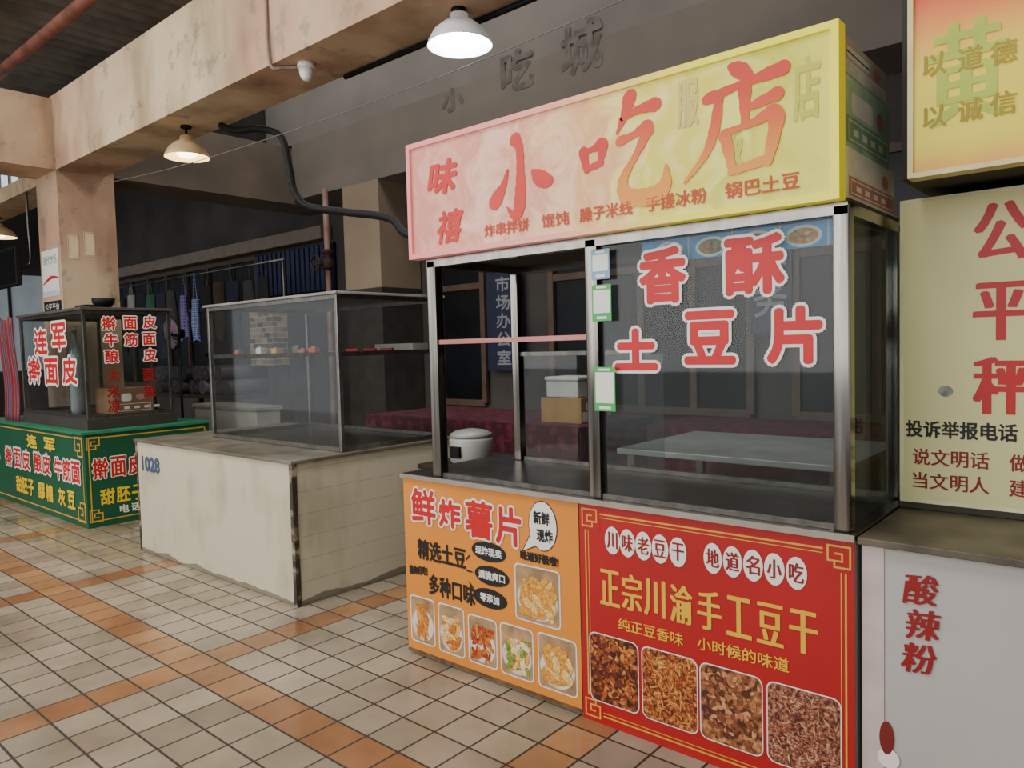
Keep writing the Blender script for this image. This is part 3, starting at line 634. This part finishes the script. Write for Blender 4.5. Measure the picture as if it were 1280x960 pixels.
s.make("banner_lettering",gs)
gc=thing("display_case",(-7.8,2.8,.822),"glass display case with red lettering on the green counter","display case")
MB().box(-8.62,-6.95,2.44,3.22,.822,.92,mat("case_base_dark","#3a3430",.5),bev=.004).make("base",gc)
case(gc,-8.62,-6.96,2.45,3.20,.92,1.86,None,alu,glassc,t=.028)
MB().box(-8.64,-6.94,2.43,3.22,1.861,1.885,mat("case_top_dark","#4a4540",.5),bev=.003).make("top_panel",gc)
s=Sheet('F',2.452)
for ch,u,vv in (("连",-8.02,1.61),("军",-7.54,1.65),("擀",-8.24,1.34),("面",-7.78,1.33),("皮",-7.32,1.34)):
    s.text(ch,u-.17,u+.17,vv-.115,vv+.115,red,.004,bold=.008,out=white,outr=.03)
s.make("lettering",gc)
s=Sheet('R',-6.966+.012)
for ch,u,vv in (("擀",2.66,1.745),("面",2.84,1.75),("皮",3.01,1.76),("牛",2.67,1.60),("筋",2.84,1.60),("面",3.0,1.605),("酿",2.67,1.455),("皮",3.0,1.46)):
    s.text(ch,u-.055,u+.055,vv-.055,vv+.055,red,.004,bold=.003,out=white,outr=.012)
for ch,u,vv in (("大",2.68,1.29),("米",2.67,1.15),("凉",2.67,1.02),("面",2.98,1.28),("鱼",2.98,1.14)):
    s.text(ch,u-.05,u+.05,vv-.055,vv+.055,dred,.003,bold=.004)
s.make("lettering",gc)
cd_=mat("case_carton","#8a6848",.7)
carton("carton",-7.6,-7.15,2.75,3.1,.922,1.16,cd_,cd_,"brown carton inside the glass display case")
e=thing("glass_bottle",(-7.75,2.6,.922),"tall clear bottle standing inside the display case","bottle")
MB().lathe((-7.6,2.6,.922),[(.05,0),(.06,.05),(.06,.5),(.04,.62),(.02,.68),(.02,.78)],mat("bottle_grey","#8f9a9a",.15,spec=.8)).make("body",e)
MB().cyl((-7.6,2.6,1.703),(-7.6,2.6,1.74),.024,white).make("cap",e)
MB().lathe((-7.15,2.7,1.885),[(.05,0),(.09,.05),(.095,.09),(.085,.09),(.05,.02)],blackm).make("bowl",label="small black bowl standing on the display case",cat="bowl")
MB().box(-7.55,-7.3,2.6,2.8,1.885,1.93,blackm,bev=.01).make("tray",label="flat black tray on top of the display case",cat="tray")
def clothm():
    m=bpy.data.materials.new("red_striped_cloth"); m.use_nodes=True; N=m.node_tree.nodes; L=m.node_tree.links; p=N["Principled BSDF"]; p.inputs["Roughness"].default_value=.9
    g=N.new("ShaderNodeTexCoord"); w=N.new("ShaderNodeTexWave"); w.inputs["Scale"].default_value=9; w.inputs["Distortion"].default_value=1; L.new(g.outputs["Object"],w.inputs[0])
    r=N.new("ShaderNodeValToRGB"); L.new(w.outputs[0],r.inputs[0]); e=r.color_ramp.elements; e[0].color=lin("#7f1c22")+(1,); e[1].color=lin("#9f8f8a")+(1,); e[0].position=.66; e[1].position=.72; q=e.new(.86); q.color=lin("#2e3856")+(1,)
    L.new(r.outputs[0],p.inputs[0]); return m
MB().grid(lambda a,c:(-9.15+a*.48,2.42+.025*math.sin(a*19)+.015*math.sin(c*5),.83+c*(1.03+.02*math.sin(a*9))),40,14,clothm()).make("hanging_cloth",label="red and blue striped cloth hanging beside the glass case",cat="cloth",solid=.004)

# ------------------------------------------------------------------ LAMPS
shade_in=mat("lamp_shade_inner","#f2efe6",.5); fanm=mat("fan_wire","#8d8980",.35,.7)
def pendant(x,y,zt,label,power,colr,bulb_e,R=.18,drop=.08,key="a",sc="#8d8980",se=0,ie=1):
    e=thing("pendant_lamp",(x,y,zt-.22-drop),label,"lamp","dome pendant lamps")
    z=zt-drop-.21
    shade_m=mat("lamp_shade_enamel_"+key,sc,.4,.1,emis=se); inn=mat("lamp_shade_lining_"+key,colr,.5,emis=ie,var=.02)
    b=MB(); b.cyl((x,y,zt-.02),(x,y,zt),.045,blackm); b.cyl((x,y,z+.19),(x,y,zt-.02),.012,blackm); b.make("stem",e)
    b=MB(); b.lathe((x,y,z),[(R,.0),(R*.98,.02),(R*.80,.08),(R*.52,.125),(R*.3,.145),(R*.28,.18),(.02,.195)],shade_m,n=32,caps=False)
    b.lathe((x,y,z),[(R*.985,.001),(R*.95,.02),(R*.77,.075),(R*.49,.118),(.02,.13)],inn,n=32,caps=False); b.make("lamp_shade",e)
    bm=mat("lit_bulb_"+key,colr,.4,emis=bulb_e,var=.01)
    MB().lathe((x,y,z-.005),[(.01,0),(.06,.01),(.085,.035),(.07,.07),(.025,.11),(.02,.125)],bm,n=20).make("bulb",e)
    l=bpy.data.lights.new("bulb_light",'SPOT'); l.energy=power; l.spot_size=2.4; l.spot_blend=.6; l.color=lin(colr); l.shadow_soft_size=.08
    o=bpy.data.objects.new("bulb_light",l); COL.objects.link(o); o.parent=e; o.location=Vector((x,y,z-.03))-WL[e.name]
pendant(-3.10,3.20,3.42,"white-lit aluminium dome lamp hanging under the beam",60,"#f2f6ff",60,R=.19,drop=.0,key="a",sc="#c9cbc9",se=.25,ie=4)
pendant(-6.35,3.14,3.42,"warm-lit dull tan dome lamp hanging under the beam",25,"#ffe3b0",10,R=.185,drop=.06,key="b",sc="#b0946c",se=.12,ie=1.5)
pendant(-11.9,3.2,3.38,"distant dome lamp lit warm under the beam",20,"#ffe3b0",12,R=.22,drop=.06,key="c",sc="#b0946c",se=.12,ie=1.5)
e=thing("smoke_detector",(-4.42,3.05,3.3),"round white smoke detector fixed under the beam","smoke detector")
MB().lathe((-4.42,3.05,3.34),[(.055,.08),(.06,.06),(.058,.04)],white).make("base",e); MB().lathe((-4.42,3.05,3.30),[(.015,0),(.032,.012),(.045,.04),(.05,.08)],shade_in).make("sensor_head",e)
MB().tube([(-4.49,3.03,3.405),(-4.56,2.97,3.405),(-4.6,2.885,3.42),(-4.62,2.885,3.8),(-4.6,2.885,4.15)],.012,mat("painted_conduit","#8f8274",.6)).make("wire_conduit",label="painted conduit running up the beam face to the detector",cat="conduit")
MB().cyl((-4.4,3.36,3.398),(-1.2,3.36,3.398),.018,blackm).make("conduit_pipe",label="thin black conduit fixed under the front beam",cat="conduit")
MB().tube([(-6.05,3.3,3.392),(-5.8,3.3,3.30),(-5.45,3.3,3.24),(-5.15,3.3,3.12),(-5.05,3.3,2.85),(-5.0,3.3,2.68),(-4.83,3.3,2.54),(-4.4,3.3,2.44),(-3.9,3.3,2.33),(-3.72,3.3,2.2),(-3.4,3.4,2.15),(-2.4,3.6,2.12)],.027,blackm,n=12).make("flexible_conduit",label="thick black flexible conduit drooping below the beam",cat="cable")
MB().tube([(-8.72,3.1,3.25),(-6,3.0,3.02),(-3,2.95,2.95),(-.61,2.9,3.03)],.003,mat("thin_grey_wire","#6a6662",.5),n=6).make("overhead_wire",label="thin grey wire strung above the stalls",cat="wire")

# ------------------------------------------------------------------ column notices etc
s=Sheet('F',2.897); s.rect(-9.30,-8.80,2.12,2.62,white,.001)
s.rect(-9.30,-8.80,2.12,2.18,mat("notice_grey","#c9ccd0"),.0015); gg=mat("notice_green","#2c8a4a")
s.text("现代市场",-9.25,-8.85,2.46,2.56,gg,.002); s.stroke([(0,.2,.03),(.5,.5,.08),(1,.45,.03)],red,.002,(-9.28,-8.82,2.22,2.42))
s.make("wall_notice",label="white notice with green heading pasted on the column",cat="poster")
s=Sheet('F',2.897); s.rect(-9.3,-8.78,1.95,2.07,black,.001); s.text("公平平台",-9.26,-8.84,1.975,2.045,white,.002); s.make("column_sign",label="narrow black sign with white characters on column",cat="sign")
for k,(y,z) in enumerate(((2.97,2.62),(3.13,2.66))):
    s=Sheet('R',-8.73); s.rect(y,y+.11,z-.12,z+.14,mat("aged_paper","#e0c8a0",.7),.003); s.frame(y+.006,y+.104,z-.114,z+.134,.004,mat("aged_paper2","#8f7048",.7),.004); s.make("paper_note",label="small yellowed paper note pinned to the column",cat="paper")
e=thing("television",(-9.9,3.0,2.2),"black flat television mounted high near the column","television")
MB().box(-10.4,-9.5,2.7,2.76,2.27,2.70,blackm,bev=.008).make("casing",e); MB().box(-10.37,-9.53,2.695,2.70,2.30,2.67,mat("tv_screen","#0a0c10",.12)).make("screen",e)
MB().tube([(-9.95,2.765,2.5),(-9.95,2.97,2.56),(-9.95,2.98,3.0),(-9.95,2.98,3.385)],.014,alu,n=8).make("bracket",e)

# ------------------------------------------------------------------ BACK STALLS: household goods
tb=thing("goods_table",(-9.1,4.8,0),"dark wooden trestle table loaded with household goods","table")
MB().box(-10.4,-7.9,4.35,5.2,.92,.97,darkwood,bev=.004).make("table_top",tb)
for x in (-10.3,-8.05):
    for y in (4.42,5.08): MB().box(x,x+.06,y,y+.06,0,.92,darkwood).make("leg",tb)
rollc=["#2b2b32","#3a3338","#1c2028","#4a3f45","#333a42"]
for row,(n0,x0,zc) in enumerate(((12,-10.2,1.057),(10,-10.1,1.225))):
    for i in range(n0):
        x=x0+i*.19; mm=mat("roll%d"%((i+2*row)%5),rollc[(i+2*row)%5],.6)
        e=thing("fabric_roll",(x,4.8,zc-.085),"dark rolled mat lying in the %s row on the goods table"%["lower","upper"][row],"rolled mat","rolled mats on the goods table")
        MB().cyl((x,4.4-.03*((i*7)%3),zc),(x,5.15,zc),.085,mm,n=18).make("roll",e); MB().cyl((x,4.39-.03*((i*7)%3),zc),(x,4.4-.03*((i*7)%3),zc),.022,mat("roll_core","#4d4844",.6),n=14).make("core",e)
rl=thing("display_rail",(-12.3,5.3,0),"steel clothes rail standing behind the goods table","rail")
MB().cyl((-14.7,5.3,2.62),(-8.3,5.3,2.62),.015,alu).make("bar",rl)
for x in (-14.65,-8.35): MB().cyl((x,5.3,0),(x,5.3,2.62),.02,alu).make("upright",rl)
def plaid(n,a,b_,c):
    m=bpy.data.materials.new(n); m.use_nodes=True; N=m.node_tree.nodes; L=m.node_tree.links; p=N["Principled BSDF"]; p.inputs["Roughness"].default_value=.8
    g=N.new("ShaderNodeTexCoord"); ch=N.new("ShaderNodeTexBrick"); ch.inputs["Scale"].default_value=9; ch.inputs["Color1"].default_value=lin(a)+(1,); ch.inputs["Color2"].default_value=lin(b_)+(1,); ch.inputs["Mortar"].default_value=lin(c)+(1,); ch.inputs["Mortar Size"].default_value=.06; ch.offset=0
    sp=N.new("ShaderNodeSeparateXYZ"); cb_=N.new("ShaderNodeCombineXYZ"); L.new(g.outputs["Object"],sp.inputs[0]); L.new(sp.outputs[0],cb_.inputs[0]); L.new(sp.outputs[2],cb_.inputs[1]); L.new(cb_.outputs[0],ch.inputs[0]); L.new(ch.outputs[0],p.inputs[0]); return m
bags=[("purple plaid",plaid("pl1","#5b3a8a","#3a3070","#8980b0")),("blue plaid",plaid("pl2","#2f58b8","#203a80","#a3b0d0")),("dark grey",mat("pl3","#3a3c3b",.8,var=.3)),("black",mat("pl4","#1a1a1d",.8,var=.3)),("brown",mat("pl5","#43342b",.8,var=.3)),("dark green",mat("pl6","#2a5a48",.8,var=.3)),("white",mat("pl7","#8f928c",.7,var=.2)),("navy",mat("pl8","#1e2438",.8,var=.3))]
for i,(x,h,w0,bi,zt) in enumerate(((-14.3,.5,.15,6,2.45),(-13.95,.7,.15,2,2.42),(-13.6,.45,.15,5,2.48),(-13.25,.9,.16,3,2.42),(-12.88,.6,.15,6,2.46),(-12.5,.85,.16,3,2.46),(-12.15,.7,.15,5,2.42),(-11.8,1.0,.16,7,2.42),(-11.42,.85,.16,2,2.44),(-11.03,.65,.14,0,2.34),(-10.68,.62,.13,1,2.26),(-10.33,1.0,.15,3,2.44),(-9.97,.8,.15,4,2.46),(-9.6,1.0,.16,7,2.44),(-9.2,.85,.15,2,2.42),(-8.8,.95,.16,3,2.44))):
    nm,mm=bags[bi]; hang="shopping bag" if h<.75 else "garment"
    e=thing("hanging_bag" if h<.75 else "hanging_garment",(x,5.3,zt-h),"%s cloth %s hanging from the rail"%(nm,hang),hang.split()[-1],"goods on the rail")
    def fn(a,c,x=x,h=h,w0=w0,zt=zt,i=i): 
        th=a*2*math.pi; w=w0*(.82+.2*math.sin(c*2.4+i)); return (x+w*math.cos(th)+.015*math.sin(c*7+i*2),5.3+.06*math.sin(th)*(1-.6*abs(c-.4)),zt-h+c*h+.03*math.sin(th*2+i)*(1-c))
    MB().grid(fn,24,8,mm).make("body",e)
    MB().tube([(x-.06,5.3,zt-.02),(x-.045,5.3,zt+.08),(x,5.3,2.643),(x+.045,5.3,zt+.08),(x+.06,5.3,zt-.02)],.008,mm,n=6).make("handle",e)
f=thing("electric_fan",(-8.95,4.1,0),"pedestal fan with a round wire guard among the goods","fan")
fx,fy,fz=-8.75,4.03,1.70
b=MB()
for k in range(24):
    a=2*math.pi*k/24; b.tube([(fx+.02*math.cos(a),fy-.06,fz+.02*math.sin(a)),(fx+.12*math.cos(a),fy-.05,fz+.12*math.sin(a)),(fx+.2*math.cos(a),fy,fz+.2*math.sin(a))],.0025,fanm,n=5,sub=3)
b.tube([(fx+.2*math.cos(t*math.pi/8),fy,fz+.2*math.sin(t*math.pi/8)) for t in range(17)],.007,blackm,n=6)
b.make("guard",f)
for k in range(3):
    a0=2*math.pi*k/3; MB().grid(lambda u,v_:(fx+(.03+.14*u)*math.cos(a0+v_*1.3),fy+.02-.03*v_,fz+(.03+.14*u)*math.sin(a0+v_*1.3)),5,5,mat("fan_blade_pink","#8f6a84",.4)).make("blade",f)
b=MB(); b.cyl((fx,fy+.03,fz),(fx,fy+.14,fz),.06,blackm); b.cyl((fx,fy+.09,0.02),(fx,fy+.09,fz-.03),.015,blackm); b.lathe((fx,fy+.09,0),[(.17,0),(.17,.02),(.05,.04)],blackm); b.make("motor_and_stand",f)
cf=thing("chest_cabinet",(-7.55,4.25,0),"low white chest cabinet with a sliding lid","cabinet")
MB().box(-8.2,-6.9,4.0,4.28,0,.86,mat("chest_white","#a8a49a",.5),bev=.01).make("body",cf); MB().box(-8.22,-6.88,3.98,4.3,.86,.9,mat("chest_lid","#8a877e",.4),bev=.006).make("lid",cf)
def mosaic():
    m=bpy.data.materials.new("mosaic_tiles"); m.use_nodes=True; N=m.node_tree.nodes; L=m.node_tree.links; p=N["Principled BSDF"]; p.inputs["Roughness"].default_value=.5
    g=N.new("ShaderNodeNewGeometry"); sp=N.new("ShaderNodeSeparateXYZ"); cb_=N.new("ShaderNodeCombineXYZ"); L.new(g.outputs["Position"],sp.inputs[0])
    ad_=N.new("ShaderNodeMath"); L.new(sp.outputs[0],ad_.inputs[0]); L.new(sp.outputs[1],ad_.inputs[1]); L.new(ad_.outputs[0],cb_.inputs[0]); L.new(sp.outputs[2],cb_.inputs[1])
    br=N.new("ShaderNodeTexBrick"); br.inputs["Scale"].default_value=4; br.inputs["Color1"].default_value=lin("#a88a70")+(1,); br.inputs["Color2"].default_value=lin("#120d0b")+(1,); br.inputs["Mortar"].default_value=lin("#b0a794")+(1,); br.inputs["Mortar Size"].default_value=.012
    L.new(cb_.outputs[0],br.inputs[0]); L.new(br.outputs[0],p.inputs[0]); return m
structure("wall_mosaic_pillar",-8.25,-7.75,4.75,4.95,1.30,2.0,mosaic())
structure("wall_mosaic_pillar_base",-7.88,-7.75,4.75,4.95,0,1.30,mat("pillar_base_dark","#2c2825",.6))
e=thing("drop_pipe",(-7.85,5.62,0),"vertical painted water pipe with a dark valve beside the column","pipe")
MB().cyl((-7.85,5.62,0),(-7.85,5.62,3.47),.035,mat("cream_red_pipe","#a8968a",.5,c2="#7a3a30",scale=2)).make("pipe",e)
b=MB(); b.lathe((-7.85,5.62,2.46),[(.04,0),(.085,.03),(.085,.12),(.05,.16),(.05,.2),(.09,.22),(.09,.25),(.04,.26)],mat("valve_rusty","#3a2620",.6),n=16); b.cyl((-7.85,5.62,2.54),(-7.85,5.44,2.54),.03,MC["valve_rusty"])
b.tube([(-7.85+.09*math.cos(t*math.pi/6),5.44,2.54+.09*math.sin(t*math.pi/6)) for t in range(13)],.014,MC["valve_rusty"],n=6,sub=2); b.make("valve",e)
ct=thing("cloth_covered_table",(-4.3,4.8,0),"long table covered by a dark maroon floral cloth","table")
maroon=mat("maroon_floral_cloth","#420c1a",.85,scale=14,c2="#652032",detail=3,lo=.5,hi=.6)
b=MB(); b.box(-5.5,-3.1,4.3,5.3,.84,.86,maroon); 
b.grid(lambda a,c:(-5.5+2.4*a,4.3-.012-.02*math.sin(a*60)*(1-c),.25+.6*c),80,6,maroon)
b.grid(lambda a,c:(-3.1+.012+.02*math.sin(a*25)*(1-c),4.3+1.0*a,.25+.6*c),40,6,maroon); b.make("tablecloth",ct)
for x in (-5.4,-3.25):
    for y in (4.4,5.2): MB().box(x,x+.05,y,y+.05,0,.84,darkwood).make("leg",ct)
carton("carton",-3.60,-3.22,4.5,4.8,.861,1.05,mat("carton_kraft","#a07c48",.7),white,"small kraft carton standing on the maroon cloth")
e=thing("foam_box",(-3.4,4.65,1.052),"white foam box stacked on a carton","box"); MB().box(-3.56,-3.26,4.52,4.78,1.053,1.18,mat("foam_white","#c0beba",.8),bev=.01).make("body",e); MB().box(-3.57,-3.25,4.51,4.79,1.18,1.21,mat("foam_lid","#cac8c4",.8),bev=.01).make("lid",e)
t2=thing("side_table",(-3.1,3.4,0),"small dark side table standing between the stalls","table")
MB().box(-3.5,-2.78,3.12,3.75,.70,.73,darkwood,bev=.003).make("table_top",t2)
for x in (-3.47,-2.85):
    for y in (3.15,3.67): MB().box(x,x+.04,y,y+.04,0,.70,darkwood).make("leg",t2)
ck=thing("rice_cooker",(-3.25,3.35,.73),"white electric cooker with a dark rim and lid","cooker")
MB().lathe((-3.22,3.32,.731),[(.11,0),(.13,.02),(.135,.15),(.13,.165)],mat("cooker_white","#a9a9a3",.35)).make("body",ck)
MB().lathe((-3.22,3.32,.897),[(.132,0),(.13,.02),(.09,.04),(.03,.05)],mat("cooker_lid","#8a8a85",.3)).make("lid",ck)
MB().box(-3.26,-3.18,3.17,3.192,.78,.85,blackm,bev=.004).make("control_panel",ck)
wt=thing("steel_work_table",(-1.9,4.3,0),"short stainless work table behind the glass stall","table")
MB().box(-2.5,-1.15,3.86,4.9,.775,.81,mat("table_steel","#a8aaa8",.35,.4),bev=.004).make("table_top",wt)
for x in (-2.45,-1.25):
    for y in (3.9,4.8): MB().box(x,x+.05,y,y+.05,0,.775,alu).make("leg",wt)
w2=thing("wooden_work_table",(-2.6,5.3,0),"low wooden table covered with a dull red cloth","table")
MB().box(-3.0,-1.2,5.1,5.9,.76,.80,darkwood,bev=.004).make("table_top",w2)
MB().grid(lambda a,c:(-3.01+1.82*a,5.085-.012*math.sin(a*50)*(1-c),.35+.455*c),60,5,maroon).make("cloth_skirt",w2)
MB().box(-3.01,-1.19,5.09,5.9,.801,.806,maroon).make("cloth_top",w2)
for x in (-2.95,-1.3):
    for y in (5.15,5.8): MB().box(x,x+.05,y,y+.05,0,.76,darkwood).make("leg",w2)
e=thing("hanging_sign",(-5.5,6.3,1.3),"vertical dark blue office sign with white characters","sign")
MB().box(-5.78,-5.28,6.28,6.33,1.18,2.32,mat("sign_navy","#1a2340",.5)).make("board",e)
s=Sheet('F',6.279)
for k,ch in enumerate("市场办公室"): s.text(ch,-5.63,-5.43,2.07-k*.205,2.23-k*.205,mat("dim_white_print","#8f939c"),.002,bold=.004)
s.make("lettering",e)
e=thing("hanging_sign",(-3.3,6.3,1.5),"vertical dark blue service sign with pale characters","sign")
MB().box(-2.68,-2.32,6.30,6.33,1.5,2.5,MC["sign_navy"]).make("board",e)
s=Sheet('F',6.299); s.text("服",-2.64,-2.36,2.08,2.38,MC["dim_white_print"],.002,bold=.006); s.text("务",-2.64,-2.36,1.65,1.95,MC["dim_white_print"],.002,bold=.006); s.make("lettering",e)

# ------------------------------------------------------------------ LIGHT
w=bpy.data.worlds.new("World"); scene.world=w; w.use_nodes=True
bg=w.node_tree.nodes["Background"]; bg.inputs[0].default_value=(.92,.95,1,1); bg.inputs[1].default_value=.8
def area(n,loc,rot,sx,sy,e,c):
    l=bpy.data.lights.new(n,'AREA'); l.shape='RECTANGLE'; l.size=sx; l.size_y=sy; l.energy=e; l.color=c
    o=bpy.data.objects.new(n,l); COL.objects.link(o); o.location=loc; o.rotation_euler=rot; return o
area("overhead_fill",(-5,.2,5.15),(0,0,0),9,1.6,320,(1,.98,.93))  # added fill light over the front aisle; the roof has no opening
area("daylight_opening",(-5,-4.5,3.0),(math.radians(80),0,0),10,4,330,(1,.98,.96))
area("rear_fill",(-5,4.6,5.4),(0,0,0),8,.8,70,(1,.97,.92))  # added fill light under the closed roof to brighten the rear area
# ------------------------------------------------------------------ CAMERA
yaw,p,r=math.radians(40.841),math.radians(2.882),math.radians(1.502)
f_=Vector((-math.sin(yaw)*math.cos(p),math.cos(yaw)*math.cos(p),-math.sin(p))); rt=Vector((math.cos(yaw),math.sin(yaw),0)); up=rt.cross(f_)
r2=rt*math.cos(r)-up*math.sin(r); u2=up*math.cos(r)+rt*math.sin(r)
cd=bpy.data.cameras.new("camera"); cam=bpy.data.objects.new("camera",cd); COL.objects.link(cam)
M=Matrix.Identity(4)
for i in range(3): M[i][0]=r2[i]; M[i][1]=u2[i]; M[i][2]=-f_[i]
M[0][3],M[1][3],M[2][3]=0,0,1.45
cam.matrix_world=M; cd.sensor_width=36; cd.lens=931.9/1280*36; cd.clip_start=.05
scene.camera=cam
